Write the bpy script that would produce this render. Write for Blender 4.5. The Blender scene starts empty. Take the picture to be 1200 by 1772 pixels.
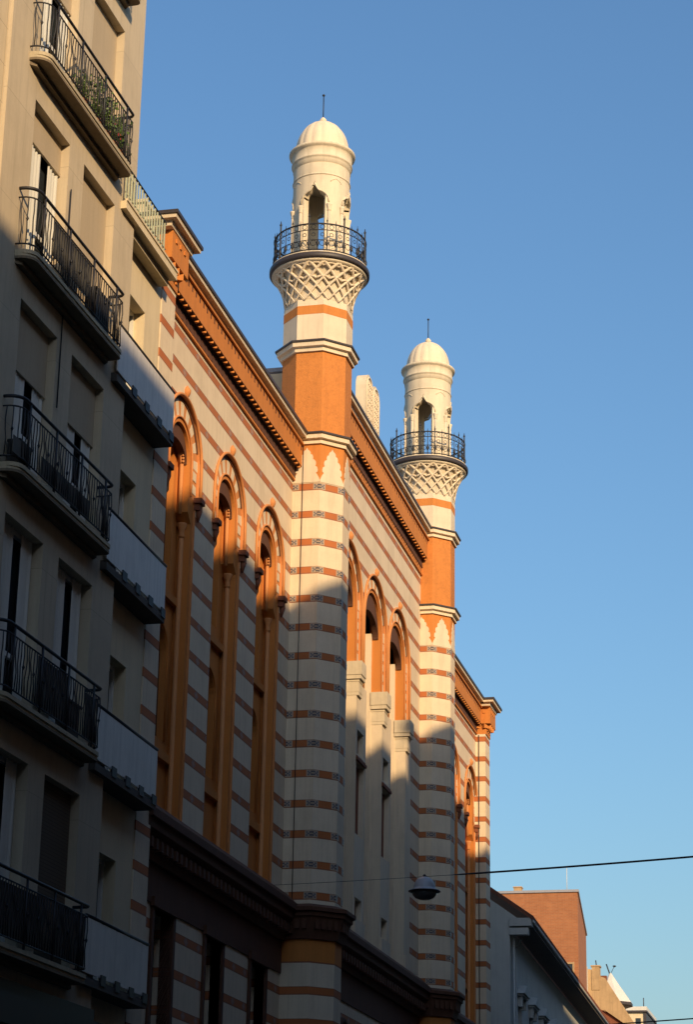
import bpy, math, random
from mathutils import Vector, Matrix
from mathutils.geometry import tessellate_polygon
random.seed(7)
PI = math.pi
scene = bpy.context.scene

# ---------------------------------------------------------------- camera
cam_d = bpy.data.cameras.new('camera')
cam_d.sensor_fit = 'HORIZONTAL'; cam_d.sensor_width = 36.0
cam_d.lens = 36.0 * 3802.0 / 1200.0
cam_d.clip_start = 0.5; cam_d.clip_end = 6000
cam = bpy.data.objects.new('camera', cam_d); scene.collection.objects.link(cam)
RX = ((0.97386993, -0.06029452, -0.21895646),
      (0.22644335, 0.33142151, 0.91590567),
      (0.01734279, -0.94155422, 0.33641473))
mw = Matrix.Identity(4)
for r in range(3):
    mw[r][0] = RX[r][0]; mw[r][1] = -RX[r][1]; mw[r][2] = -RX[r][2]
mw[2][3] = 1.6
cam.matrix_world = mw
scene.camera = cam

# ---------------------------------------------------------------- light
SUN_AZ = math.radians(53); SUN_EL = math.radians(21.4)
sdir = Vector((math.cos(SUN_AZ)*math.cos(SUN_EL), -math.sin(SUN_AZ)*math.cos(SUN_EL), math.sin(SUN_EL)))
world = bpy.data.worlds.new('World'); scene.world = world; world.use_nodes = True
wn = world.node_tree.nodes; wl = world.node_tree.links
wn.clear()
sky = wn.new('ShaderNodeTexSky'); sky.sky_type = 'NISHITA'; sky.sun_disc = False
sky.sun_elevation = SUN_EL
sky.sun_rotation = math.atan2(sdir.x, sdir.y)
sky.altitude = 0; sky.air_density = 1.65; sky.dust_density = 1.8; sky.ozone_density = 7.4
bg = wn.new('ShaderNodeBackground'); bg.inputs['Strength'].default_value = 0.145
wo = wn.new('ShaderNodeOutputWorld')
wl.new(sky.outputs[0], bg.inputs[0]); wl.new(bg.outputs[0], wo.inputs[0])
sun_d = bpy.data.lights.new('sun', 'SUN'); sun_d.energy = 4.3; sun_d.angle = math.radians(0.8)
sun_d.color = (1.0, 0.71, 0.39)
sun = bpy.data.objects.new('sun', sun_d); scene.collection.objects.link(sun)
sun.rotation_euler = sdir.to_track_quat('Z', 'Y').to_euler()
scene.view_settings.view_transform = 'Standard'; scene.view_settings.look = 'None'
scene.view_settings.exposure = 0.14; scene.view_settings.gamma = 1.0
scene.view_settings.use_curve_mapping = False
scene.cycles.max_bounces = 5; scene.cycles.diffuse_bounces = 2

# ---------------------------------------------------------------- materials
def newmat(name):
    m = bpy.data.materials.new(name); m.use_nodes = True
    nt = m.node_tree
    return m, nt, nt.nodes['Principled BSDF']
def math_node(nt, op, a, b=None, clamp=False):
    n = nt.nodes.new('ShaderNodeMath'); n.operation = op; n.use_clamp = clamp
    for i, v in enumerate((a, b)):
        if v is None: continue
        if isinstance(v, (int, float)): n.inputs[i].default_value = v
        else: nt.links.new(v, n.inputs[i])
    return n.outputs[0]
def mixc(nt, fac, a, b):
    n = nt.nodes.new('ShaderNodeMix'); n.data_type = 'RGBA'
    if isinstance(fac, (int, float)): n.inputs[0].default_value = fac
    else: nt.links.new(fac, n.inputs[0])
    for i, v in ((6, a), (7, b)):
        if isinstance(v, tuple): n.inputs[i].default_value = (*v, 1)
        else: nt.links.new(v, n.inputs[i])
    return n.outputs[2]
def noise(nt, co, scale, detail=4, rough=.6):
    n = nt.nodes.new('ShaderNodeTexNoise'); n.inputs['Scale'].default_value = scale
    n.inputs['Detail'].default_value = detail; n.inputs['Roughness'].default_value = rough
    nt.links.new(co, n.inputs['Vector'])
    return n.outputs[0]
def ramp(nt, v, lo, hi):
    n = nt.nodes.new('ShaderNodeMapRange'); n.inputs[1].default_value = lo; n.inputs[2].default_value = hi
    nt.links.new(v, n.inputs[0]); return n.outputs[0]
def coords(nt):
    tc = nt.nodes.new('ShaderNodeTexCoord'); return tc.outputs['Object']
def stretch(nt, co, sx, sy, sz):
    m = nt.nodes.new('ShaderNodeMapping'); m.inputs['Scale'].default_value = (sx, sy, sz)
    nt.links.new(co, m.inputs[0]); return m.outputs[0]
def bump(nt, bs, h, strength, dist=.02):
    b = nt.nodes.new('ShaderNodeBump'); b.inputs['Strength'].default_value = strength
    b.inputs['Distance'].default_value = dist
    nt.links.new(h, b.inputs['Height']); nt.links.new(b.outputs[0], bs.inputs['Normal'])
def weather(nt, co, col, dark, amt=.35, streak=True):
    """col with dirt patches and vertical streaks of colour dark"""
    n1 = ramp(nt, noise(nt, co, 1.1, 6, .65), .45, .8)
    c = mixc(nt, math_node(nt, 'MULTIPLY', n1, amt), col, dark)
    if streak:
        n2 = ramp(nt, noise(nt, stretch(nt, co, 5, 5, .3), 1.6, 6, .75), .48, .72)
        c = mixc(nt, math_node(nt, 'MULTIPLY', n2, amt), c, dark)
    return c
def plain(name, col, rough=.85, var=.18, scale=3.0, bmp=.25, metal=0, fine=30, streak=True):
    m, nt, bs = newmat(name)
    co = coords(nt)
    dark = tuple(c*(.55) for c in col)
    c = weather(nt, co, col, dark, var*2, streak)
    f = noise(nt, co, fine, 3, .6)
    c = mixc(nt, math_node(nt, 'MULTIPLY', ramp(nt, f, .35, .75), .18), c, tuple(x*.72 for x in col))
    nt.links.new(c, bs.inputs['Base Color'])
    bs.inputs['Roughness'].default_value = rough; bs.inputs['Metallic'].default_value = metal
    if bmp: bump(nt, bs, noise(nt, co, fine*1.3, 4, .6), bmp, .01)
    return m

CREAM = (.79, .655, .475); ORANGE = (.63, .225, .045); BRICKRED = (.36, .10, .035)
def striped(name, ornament):
    m, nt, bs = newmat(name)
    co = coords(nt)
    sp = nt.nodes.new('ShaderNodeSeparateXYZ'); nt.links.new(co, sp.inputs[0])
    z = sp.outputs[2]
    t = math_node(nt, 'FRACT', math_node(nt, 'DIVIDE', math_node(nt, 'SUBTRACT', 18.85+6.57, z), .657))
    mask = math_node(nt, 'LESS_THAN', t, .262)
    # hairline at the stripe edge (raised tile border)
    edge = math_node(nt, 'MULTIPLY', mask, math_node(nt, 'GREATER_THAN', math_node(nt, 'ABSOLUTE', math_node(nt, 'SUBTRACT', t, .1217)), .098))
    cr = weather(nt, co, CREAM, (.48, .38, .26), .42)
    # ashlar block tone on the cream courses
    br = nt.nodes.new('ShaderNodeTexBrick')
    cmb = nt.nodes.new('ShaderNodeCombineXYZ')
    nt.links.new(sp.outputs[1], cmb.inputs[0]); nt.links.new(z, cmb.inputs[1]); nt.links.new(sp.outputs[0], cmb.inputs[2])
    nt.links.new(cmb.outputs[0], br.inputs['Vector'])
    br.inputs['Color1'].default_value = (.2, .2, .2, 1); br.inputs['Color2'].default_value = (1, 1, 1, 1)
    br.inputs['Scale'].default_value = 1; br.inputs['Brick Width'].default_value = .62; br.inputs['Row Height'].default_value = .2475
    br.inputs['Mortar Size'].default_value = .006; br.inputs['Mortar'].default_value = (.6, .6, .6, 1)
    cr = mixc(nt, math_node(nt, 'MULTIPLY', math_node(nt, 'SUBTRACT', 1.0, br.outputs[0]), .10), cr, (.55, .42, .25))
    ora = weather(nt, co, (.49, .145, .038), (.26, .09, .03), .5, False)
    if ornament:
        a = math_node(nt, 'ABSOLUTE', math_node(nt, 'SUBTRACT', math_node(nt, 'FRACT', math_node(nt, 'DIVIDE', sp.outputs[1], .79)), .5))
        ta = math_node(nt, 'ABSOLUTE', math_node(nt, 'SUBTRACT', t, .1217))
        dia = math_node(nt, 'ADD', math_node(nt, 'MULTIPLY', a, 3.2), math_node(nt, 'MULTIPLY', ta, 4.0))
        mot = math_node(nt, 'MULTIPLY', math_node(nt, 'LESS_THAN', dia, .55), mask)
        core = math_node(nt, 'LESS_THAN', dia, .25)
        ora = mixc(nt, math_node(nt, 'MULTIPLY', mot, .6), ora, mixc(nt, core, (.27, .24, .25), (.48, .37, .28)))
        # diaper tile field between the motifs
        ck = nt.nodes.new('ShaderNodeTexChecker'); ck.inputs['Scale'].default_value = 26
        nt.links.new(co, ck.inputs['Vector'])
        ora = mixc(nt, math_node(nt, 'MULTIPLY', ck.outputs[1], .22), ora, (.25, .17, .12))
    c = mixc(nt, mask, cr, ora)
    c = mixc(nt, math_node(nt, 'MULTIPLY', edge, .55), c, (.20, .10, .06))
    f = noise(nt, co, 36, 3, .6)
    c = mixc(nt, math_node(nt, 'MULTIPLY', ramp(nt, f, .4, .75), .12), c, (.40, .28, .16))
    nt.links.new(c, bs.inputs['Base Color']); bs.inputs['Roughness'].default_value = .82
    h = math_node(nt, 'ADD', math_node(nt, 'MULTIPLY', noise(nt, co, 45, 3, .6), .4), math_node(nt, 'MULTIPLY', math_node(nt, 'SUBTRACT', 1.0, mask), .6))
    bump(nt, bs, h, .3, .01)
    return m
def relief(name, col):
    """terracotta with a pressed arabesque relief"""
    m, nt, bs = newmat(name)
    co = coords(nt)
    dark = tuple(c*.62 for c in col)
    c = weather(nt, co, col, dark, .35)
    v = nt.nodes.new('ShaderNodeTexVoronoi'); v.feature = 'DISTANCE_TO_EDGE'; v.inputs['Scale'].default_value = 10
    wob = nt.nodes.new('ShaderNodeVectorMath'); wob.operation = 'ADD'
    nz = nt.nodes.new('ShaderNodeTexNoise'); nz.inputs['Scale'].default_value = 5; nt.links.new(co, nz.inputs['Vector'])
    sc = nt.nodes.new('ShaderNodeVectorMath'); sc.operation = 'SCALE'; sc.inputs[3].default_value = .5
    nt.links.new(nz.outputs[1], sc.inputs[0]); nt.links.new(co, wob.inputs[0]); nt.links.new(sc.outputs[0], wob.inputs[1])
    nt.links.new(wob.outputs[0], v.inputs['Vector'])
    e = ramp(nt, v.outputs[0], .0, .09)
    c = mixc(nt, math_node(nt, 'MULTIPLY', math_node(nt, 'SUBTRACT', 1.0, e), .22), c, dark)
    c = mixc(nt, math_node(nt, 'MULTIPLY', ramp(nt, noise(nt, co, 9, 6, .75), .48, .72), .6), c, dark)
    nt.links.new(c, bs.inputs['Base Color']); bs.inputs['Roughness'].default_value = .8
    h = math_node(nt, 'ADD', e, math_node(nt, 'MULTIPLY', noise(nt, co, 30, 3), .5))
    bump(nt, bs, h, .28, .015)
    return m
def brickmat(name, c1, c2, mort):
    m, nt, bs = newmat(name)
    co = coords(nt)
    sp = nt.nodes.new('ShaderNodeSeparateXYZ'); nt.links.new(co, sp.inputs[0])
    cmb = nt.nodes.new('ShaderNodeCombineXYZ')
    nt.links.new(math_node(nt, 'ADD', sp.outputs[0], sp.outputs[1]), cmb.inputs[0]); nt.links.new(sp.outputs[2], cmb.inputs[1])
    br = nt.nodes.new('ShaderNodeTexBrick'); nt.links.new(cmb.outputs[0], br.inputs['Vector'])
    br.inputs['Color1'].default_value = (*c1, 1); br.inputs['Color2'].default_value = (*c2, 1); br.inputs['Mortar'].default_value = (*mort, 1)
    br.inputs['Scale'].default_value = 1; br.inputs['Brick Width'].default_value = .27; br.inputs['Row Height'].default_value = .085; br.inputs['Mortar Size'].default_value = .008
    c = weather(nt, co, br.outputs[0], tuple(x*.55 for x in c1), .4)
    nt.links.new(c, bs.inputs['Base Color']); bs.inputs['Roughness'].default_value = .9
    bump(nt, bs, br.outputs[1], .3, .008)
    return m
def glassmat(name, col=(.02, .025, .03)):
    m, nt, bs = newmat(name)
    co = coords(nt)
    c = mixc(nt, noise(nt, co, 1.5), col, tuple(x*1.8 for x in col))
    nt.links.new(c, bs.inputs['Base Color']); bs.inputs['Roughness'].default_value = .12
    return m
def joints(name, col, bw, rh, off=.5, jd=.6, var=.2):
    """render or stone facing with fine block joints"""
    m, nt, bs = newmat(name)
    co = coords(nt)
    sp = nt.nodes.new('ShaderNodeSeparateXYZ'); nt.links.new(co, sp.inputs[0])
    cmb = nt.nodes.new('ShaderNodeCombineXYZ')
    nt.links.new(sp.outputs[1], cmb.inputs[0]); nt.links.new(sp.outputs[2], cmb.inputs[1])
    br = nt.nodes.new('ShaderNodeTexBrick'); nt.links.new(cmb.outputs[0], br.inputs['Vector'])
    br.offset = off
    br.inputs['Color1'].default_value = (*col, 1); br.inputs['Color2'].default_value = (*[x*.94 for x in col], 1)
    br.inputs['Mortar'].default_value = (*[x*jd for x in col], 1)
    br.inputs['Scale'].default_value = 1; br.inputs['Brick Width'].default_value = bw; br.inputs['Row Height'].default_value = rh
    br.inputs['Mortar Size'].default_value = .006
    c = weather(nt, co, br.outputs[0], tuple(x*.6 for x in col), var*1.6)
    f = noise(nt, co, 26, 4, .65)
    c = mixc(nt, math_node(nt, 'MULTIPLY', ramp(nt, f, .4, .75), .16), c, tuple(x*.7 for x in col))
    nt.links.new(c, bs.inputs['Base Color']); bs.inputs['Roughness'].default_value = .9
    h = math_node(nt, 'ADD', math_node(nt, 'MULTIPLY', noise(nt, co, 50, 3), .5), math_node(nt, 'SUBTRACT', 1.0, br.outputs[1]))
    bump(nt, bs, h, .25, .008)
    return m

M = {
 'stripe': striped('striped_render', True), 'stripe_plain': striped('striped_pier', False),
 'cream': plain('cream_plaster', CREAM, var=.2), 'cream2': plain('cream_stone', (.74, .63, .46), var=.32),
 'orange': plain('terracotta', ORANGE, var=.2), 'orange2': plain('terracotta_moulding', (.66, .27, .09), var=.2),
 'relief': relief('terracotta_relief', ORANGE), 'brownred': plain('brown_red_stone', (.22, .07, .03), var=.3),
 'friezedark': plain('dark_terracotta', (.12, .048, .024), var=.3),  # trim colour, also carries the painted shade of arch heads and frieze
 'lead': plain('dark_sheet_metal', (.05, .04, .04), rough=.5, bmp=.05), 'iron': plain('wrought_iron', (.018, .018, .022), rough=.55, bmp=0),
 'bluetile': plain('glazed_blue_tile', (.17, .17, .19), rough=.35, bmp=0), 'whitetile': plain('glazed_white_tile', (.50, .38, .27), rough=.45, bmp=0),
 'blacktile': plain('glazed_dark_tile', (.12, .11, .12), rough=.35, bmp=0),
 'glass': glassmat('dark_glass'), 'beige': joints('beige_render', (.58, .485, .345), 3.3, 1.66, .5, .72, .3),
 'stone': joints('pale_stone_facing', (.66, .54, .36), 1.1, .62, .0, .6),
 'wcream': plain('cream_render', (.72, .60, .40), var=.14), 'blind': plain('beige_blind', (.47, .38, .26), var=.1),
 'darkblind': joints('brown_blind', (.13, .095, .06), 40, .055, .0, .6, .1),
 'whitep': plain('white_paint', (.76, .75, .70), rough=.6, var=.08, bmp=.05), 'panel': plain('white_balcony_sheet', (.74, .70, .65), rough=.5, var=.25, bmp=.03),
 'curtain': plain('white_curtain', (.70, .69, .62), rough=.9, var=.08, bmp=.1), 'concrete': plain('balcony_concrete', (.50, .42, .28), var=.3),
 'soffit': plain('shade_toned_soffit', (.20, .155, .10), var=.3), 'concrete_d': plain('dark_concrete', (.10, .085, .07), var=.3),  # soffit colour darkened to hold the shade under the balconies
 'mesh': plain('grey_screen_fabric', (.10, .095, .08), var=.1), 'greenrail': plain('pale_green_paint', (.52, .55, .38), rough=.5, bmp=.05),
 'grey': plain('grey_render', (.52, .52, .49), var=.2), 'greytrim': plain('grey_stone_trim', (.50, .50, .47), var=.2),
 'tile': plain('roof_tile', (.22, .075, .04), var=.35), 'slate': plain('grey_roof_sheet', (.34, .33, .36), rough=.5),
 'brick': brickmat('orange_brick', (.42, .155, .06), (.34, .12, .048), (.34, .20, .11)), 'tan': plain('tan_render', (.50, .33, .17), var=.4),
 'zinc': plain('pale_zinc_roof', (.68, .66, .60), rough=.45, var=.15), 'asphalt': plain('asphalt', (.05, .05, .05), var=.3),
 'paving': joints('paving', (.16, .14, .12), .6, .4), 'nearblack': plain('near_black', (.018, .016, .014), rough=.5, var=.2, bmp=.05),
 'leaf': plain('leaf_green', (.09, .16, .03), rough=.6, bmp=0), 'petal': plain('red_petals', (.45, .03, .04), bmp=0),
 'pot': plain('clay_pot', (.30, .12, .06)), 'lamp_grey': plain('enamel_grey', (.42, .45, .48), rough=.4, bmp=.02),
 'lamp_bowl': plain('lamp_bowl_plastic', (.10, .10, .10), rough=.25, bmp=0), 'opp': joints('opposite_render', (.24, .165, .10), 3.0, 1.6),
 'opp_low': plain('bounce_dimmer_dark', (.05, .045, .04)), 'line': plain('road_marking', (.7, .7, .68)),
}

# ---------------------------------------------------------------- mesh builder
class MB:
    def __init__(s): s.v = []; s.f = []; s.m = []; s.sm = []
    def add(s, vs, fs, mi=0, smooth=False):
        b = len(s.v); s.v += [tuple(v) for v in vs]
        for f in fs: s.f.append([i+b for i in f]); s.m.append(mi); s.sm.append(smooth)
    def box(s, a, b, mi=0):
        x0, y0, z0 = a; x1, y1, z1 = b
        s.add([(x0,y0,z0),(x1,y0,z0),(x1,y1,z0),(x0,y1,z0),(x0,y0,z1),(x1,y0,z1),(x1,y1,z1),(x0,y1,z1)],
              [(0,3,2,1),(4,5,6,7),(0,1,5,4),(1,2,6,5),(2,3,7,6),(3,0,4,7)], mi)
    def prism(s, poly, z0, z1, mi=0):           # polygon in xy
        n = len(poly); vs = [(x,y,z0) for x,y in poly]+[(x,y,z1) for x,y in poly]
        s.add(vs, [tuple(range(n-1,-1,-1)), tuple(range(n,2*n))]+[(i,(i+1)%n,n+(i+1)%n,n+i) for i in range(n)], mi)
    def plate(s, poly, x0, x1, mi=0):           # polygon in yz, thickness along x
        n = len(poly); vs = [(x1,y,z) for y,z in poly]+[(x0,y,z) for y,z in poly]
        tr = tessellate_polygon([[Vector((y,z,0)) for y,z in poly]])
        fs = [tuple(t) for t in tr]+[tuple(i+n for i in t) for t in tr]+[(i,(i+1)%n,n+(i+1)%n,n+i) for i in range(n)]
        s.add(vs, fs, mi)
    def holed(s, outer, holes, x, mi=0, depth=0, dmi=None):   # wall sheet in yz with holes and reveals
        polys = [outer]+holes; flat = [p for q in polys for p in q]
        tr = tessellate_polygon([[Vector((y,z,0)) for y,z in q] for q in polys])
        s.add([(x,y,z) for y,z in flat], [tuple(t) for t in tr], mi)
        if depth:
            for h in holes:
                n = len(h)
                s.add([(x,y,z) for y,z in h]+[(x-depth,y,z) for y,z in h], [(i,(i+1)%n,n+(i+1)%n,n+i) for i in range(n)], mi if dmi is None else dmi)
    def tube(s, pts, r, n=6, mi=0, closed=False):
        pts = [Vector(p) for p in pts]; N = len(pts); rings = []
        flat = N > 4 and max(p.x for p in pts)-min(p.x for p in pts) < 1e-6
        for i, p in enumerate(pts):
            if closed: t = pts[(i+1)%N]-pts[i-1]
            else: t = pts[min(i+1,N-1)]-pts[max(i-1,0)]
            t.normalize()
            up = Vector((1,0,0)) if flat or abs(t.z) >= .9 else Vector((0,0,1))
            a = t.cross(up).normalized(); b = t.cross(a).normalized()
            rr = r[min(i,len(r)-1)] if isinstance(r, (list,tuple)) else r
            rings.append([p+a*math.cos(2*PI*k/n)*rr+b*math.sin(2*PI*k/n)*rr for k in range(n)])
        vs = [v for q in rings for v in q]; fs = []
        for i in range(N if closed else N-1):
            j = (i+1)%N
            for k in range(n): fs.append((i*n+k, i*n+(k+1)%n, j*n+(k+1)%n, j*n+k))
        if not closed: fs += [tuple(range(n-1,-1,-1)), tuple((N-1)*n+k for k in range(n))]
        s.add(vs, fs, mi, True)
    def lathe(s, c, prof, n=48, mi=0, mod=None, smooth=True, phase=0):   # prof = [(r,z)]
        vs = []; fs = []
        for r, z in prof:
            for k in range(n):
                a = 2*PI*k/n+phase; rr = r*(mod(a, z) if mod else 1)
                vs.append((c[0]+rr*math.cos(a), c[1]+rr*math.sin(a), z))
        for i in range(len(prof)-1):
            for k in range(n): fs.append((i*n+k, i*n+(k+1)%n, (i+1)*n+(k+1)%n, (i+1)*n+k))
        fs += [tuple(range(n-1,-1,-1)), tuple((len(prof)-1)*n+k for k in range(n))]
        s.add(vs, fs, mi, smooth)
    def sweep(s, path, prof, closed=True, mi=0):  # plan path (ccw seen from above = outward right), prof=[(offset,z)]
        N = len(path); P = [Vector(p) for p in path]; dirs = []
        for i in range(N):
            def nrm(a, b):
                d = (b-a).normalized(); return Vector((d.y, -d.x))
            if closed or 0 < i < N-1:
                n1 = nrm(P[i-1], P[i]); n2 = nrm(P[i], P[(i+1)%N]); m = (n1+n2); m = m/ max(m.dot(n1), .2)
                dirs.append(m)
            else: dirs.append(nrm(P[i], P[i+1]) if i == 0 else nrm(P[i-1], P[i]))
        vs = []; K = len(prof)
        for i in range(N):
            for k, (o, z) in enumerate(prof):
                q = P[i]+dirs[i]*o; vs.append((q.x, q.y, z))
        base = len(s.v); s.v += vs
        for i in range(N if closed else N-1):
            j = (i+1)%N
            for k in range(K-1):
                s.f.append([base+i*K+k, base+j*K+k, base+j*K+k+1, base+i*K+k+1])
                s.m.append(mi[min(k,len(mi)-1)] if isinstance(mi, list) else mi); s.sm.append(False)
        if not closed:
            for i in (0, N-1):
                s.f.append([base+i*K+k for k in range(K)]); s.m.append(0); s.sm.append(False)
    def build(s, name, mats, parent=None):
        me = bpy.data.meshes.new(name); me.from_pydata(s.v, [], s.f)
        for m in (mats if isinstance(mats, list) else [mats]): me.materials.append(M[m] if isinstance(m, str) else m)
        me.polygons.foreach_set('material_index', s.m); me.polygons.foreach_set('use_smooth', s.sm)
        me.update()
        o = bpy.data.objects.new(name, me); scene.collection.objects.link(o)
        if parent: o.parent = parent
        return o
def tag(o, label=None, cat=None, group=None, kind=None):
    if label: o['label'] = label
    if cat: o['category'] = cat
    if group: o['group'] = group
    if kind: o['kind'] = kind
    return o
def empty(name, loc=(0,0,0), rz=0, parent=None):
    o = bpy.data.objects.new(name, None); o.location = loc; o.rotation_euler = (0,0,rz); o.empty_display_size = .5
    scene.collection.objects.link(o)
    if parent: o.parent = parent
    return o
def copy_tree(o, parent=None):
    c = o.copy(); scene.collection.objects.link(c); c.parent = parent
    for ch in list(o.children): copy_tree(ch, c)
    return c
def arc(cy, cz, r, a0, a1, n): return [(cy+r*math.cos(a0+(a1-a0)*i/n), cz+r*math.sin(a0+(a1-a0)*i/n)) for i in range(n+1)]
def archpoly(c, r, zs, zb, n=20, st=1.0): return [(c-r, zb), (c+r, zb)]+[(y, zs+(z-zs)*st) for y, z in arc(c, zs, r, 0, PI, n)]
def rect(y0, y1, z0, z1): return [(y0,z0),(y1,z0),(y1,z1),(y0,z1)]

# ---------------------------------------------------------------- ground
g = MB(); g.box((-3000,-3000,-.5),(3000,3000,0)); tag(g.build('ground','asphalt'), kind='structure')
g = MB(); g.box((-10.2,-60,0.0),(-10.05,160,.13)); g.box((-11.9,-60,0.0),(-10.2,160,.125)); tag(g.build('pavement','paving'), kind='structure')
g = MB(); g.box((.0,-60,0.0),(.15,160,.13)); g.box((.15,-60,0.0),(2.0,160,.125)); tag(g.build('pavement','paving'), kind='structure')

# ================================================================ SYNAGOGUE
syn = empty('synagogue', (0,0,0))
tag(syn, 'cream and orange striped synagogue with two minaret towers and round arched windows', 'synagogue')
XW1, XW2 = -12.0, -11.72
XP = -11.69; YP1, YP2 = 45.7, 59.0
RO = .82
def octo(cx, cy, ap):      # ccw octagon, flat faces along the axes
    s_ = ap*math.tan(PI/8)
    return [(cx+ap,cy-s_),(cx+ap,cy+s_),(cx+s_,cy+ap),(cx-s_,cy+ap),(cx-ap,cy+s_),(cx-ap,cy-s_),(cx-s_,cy-ap),(cx+s_,cy-ap)]
AP = .758

def arched_window(c, xw, ro, ri, zs, zleg, zb, deep, tall, s2=False, fine=0):
    """the recessed ring, voussoirs, mouldings, jambs and panes of one arched window; c = centre y"""
    root = empty('arched_window', (0,c,0), 0, syn)
    xr = xw-.05
    fr = ri+.10
    n = 17
    # voussoir ring + legs
    b = MB()
    for i in range(n):
        ex = .05 if i%2 == 0 else -.05
        a0 = PI*(i-ex*(0 < i))/n; a1 = PI*(i+1+ex*(i < n-1))/n
        po = arc(0, zs, ro, a0, a1, 3); pi_ = arc(0, zs, fr, a1, a0, 3)
        b.plate(po+pi_, xr-.06, xr+(.003 if i%2==0 else 0), 0 if i%2==0 else 1)
    k = 0; z = zs
    while z > zleg+.05:
        z2 = max(z-.27, zleg)
        for sgn in (-1, 1):
            ya, yb = sorted((sgn*fr, sgn*ro))
            b.plate(rect(ya, yb, z2, z), xr-.06, xr, 1)
            if k%2 == 1 or z-z2 > .2:
                b.plate(rect(ya+.07, yb-.09, z2+.03, z-.06) if sgn>0 else rect(ya+.09, yb-.07, z2+.03, z-.06), xr, xr+.012, 0)
        z = z2; k += 1
    b.build('voussoir_ring', ['cream','orange2'], root)
    # outer moulding
    b = MB()
    pts = [(xw+.03, ro+.02, zleg)]+[(xw+.03, y, z) for y, z in arc(0, zs, ro+.02, 0, PI, 24)]+[(xw+.03, -ro-.02, zleg)]
    b.tube(pts, .031, 8)
    b.tube([(xr+.02, y, z) for y, z in ([(fr+.0, zleg)]+arc(0, zs, fr, 0, PI, 24)+[(-fr, zleg)])], .021, 8)
    b.lathe((xw+.03, 0), [(.02,zs+ro+.03),(.05,zs+ro+.06),(.075,zs+ro+.12),(.075,zs+ro+.17),(.03,zs+ro+.24),(.008,zs+ro+.27)], 8)
    b.build('hood_moulding', 'orange2', root)
    b = MB(); b.plate(arc(0, zs, ro+.0, .35, PI-.35, 20)+arc(0, zs, ro-.065, PI-.35, .35, 20), xr-.01, xr+.02); b.build('hood_shade_strip', 'friezedark', root)  # dark strip that paints the hood's shade onto the ring
    b = MB(); b.plate(arc(0, zs, ri-.004, 0, PI, 24)+[(y, zs-.01+(z-zs)*.52) for y, z in arc(0, zs, ri-.03, PI, 0, 24)], xr-.20, xr-.06); b.build('arch_head_shade', 'friezedark', root)  # dark crescent painting the shade inside the arch head
    # imposts
    b = MB()
    if not s2:
        for sgn in (-1, 1):
            b = MB(); yc = sgn*(ro-.10)
            b.prism([(xw-.02,yc-.15),(xw+.13,yc-.12),(xw+.13,yc+.12),(xw-.02,yc+.15)], zleg-.07, zleg+.03)
            b.prism([(xw-.02,yc-.11),(xw+.09,yc-.08),(xw+.09,yc+.08),(xw-.02,yc+.11)], zleg-.20, zleg-.07)
            b.tube([(xw+.05,yc,zleg-.2),(xw+.03,yc,zleg-.42)], [.07,.02], 6)
            b.build('impost', 'brownred', root)
    # frame strip and jambs (orange reveal)
    b = MB()
    hole = archpoly(0, ri, zs, zb, 24)
    if not s2:
        key = [(-.80,zb),(.80,zb),(.80,15.38),(ri,15.56)]+arc(0, zs, ri, 0, PI, 24)+[(-ri,15.56),(-.80,15.38)]
        strip = [(-.925,zb),(.925,zb),(.925,zleg-.002),(fr,zleg-.001)]+arc(0, zs, fr, 0, PI, 24)+[(-fr,zleg-.001),(-.925,zleg-.002)]
        b.holed(strip, [key], xr+.004, 0, deep, 0)
        b.build('reveal', 'orange', root)
    else:
        strip = archpoly(0, fr, zs, zleg, 24)
        hz = archpoly(0, ri, zs, zleg, 24)
        b.holed(strip, [hz], xr+.004, 0, 0)
        pts2 = [(ri,zleg)]+arc(0, zs, ri, 0, PI, 24)+[(-ri,zleg)]
        m_ = len(pts2)
        b.add([(xr+.004,y,z) for y,z in pts2]+[(xr-.27,y,z) for y,z in pts2], [(i,i+1,m_+i+1,m_+i) for i in range(m_-1)], 0)
        b.build('reveal', 'orange', root)
        b = MB()
        for sg in (-1, 1):
            a_, c_ = sorted((sg*(ri-.05), sg*(ri+.05))); b.box((xr-.42, a_, zb), (xr-.23, c_, zs+.15))
        b.build('inner_frame', 'cream', root)
    xb = xr-deep
    # back wall with window openings
    b = MB()
    if not s2:
        h1 = archpoly(0, .46, zs-.1, 14.15, 14); h2 = archpoly(0, .50, 12.70, 11.1, 14)
        b.holed([(-.81,zb),(.81,zb),(.81,15.4),(ri+.01,15.6)]+arc(0, zs, ri+.01, 0, PI, 24)+[(-ri-.01,15.6),(-.81,15.4)], [h1, h2], xb, 0, .12, 0)
        b.box((xb, -.79, 13.72), (xb+.10, .79, 13.86)); b.box((xb, -.79, 10.7), (xb+.10, .79, 10.86))
        b.tube([(xb+.01,y,z) for y,z in archpoly(0, .55, 12.70, 11.1, 14)[1:]+[(-.55,11.1)]], .03, 6)
        b.build('tracery_panel', 'orange', root)
        b = MB(); b.box((xb-.16, -.8, zb), (xb-.12, .8, zs+ri)); b.build('pane', 'glass', root)
        # shaft ring and colonnettes inside the jamb
        b = MB()
        xc = xr-deep*.55
        for sgn in (-1, 1):
            y = sgn*(ri+.13)
            b.tube([(xc,y,zb),(xc,y,zb+.12),(xc,y,zb+.13),(xc,y,15.1)], [.07,.07,.045,.045], 8)
            b.lathe((xc,y), [(.05,15.42),(.065,15.46),(.05,15.5),(.055,15.6),(.10,15.72),(.11,15.74),(.11,15.82)], 8) if False else b.lathe((xc,y), [(.05,15.08),(.065,15.12),(.05,15.16),(.06,15.24),(.10,15.34),(.10,15.37)], 8)
            b.tube([(xc,sgn*(ri-.05),15.5),(xc,sgn*(ri-.05),zs)], .04, 6)
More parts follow.
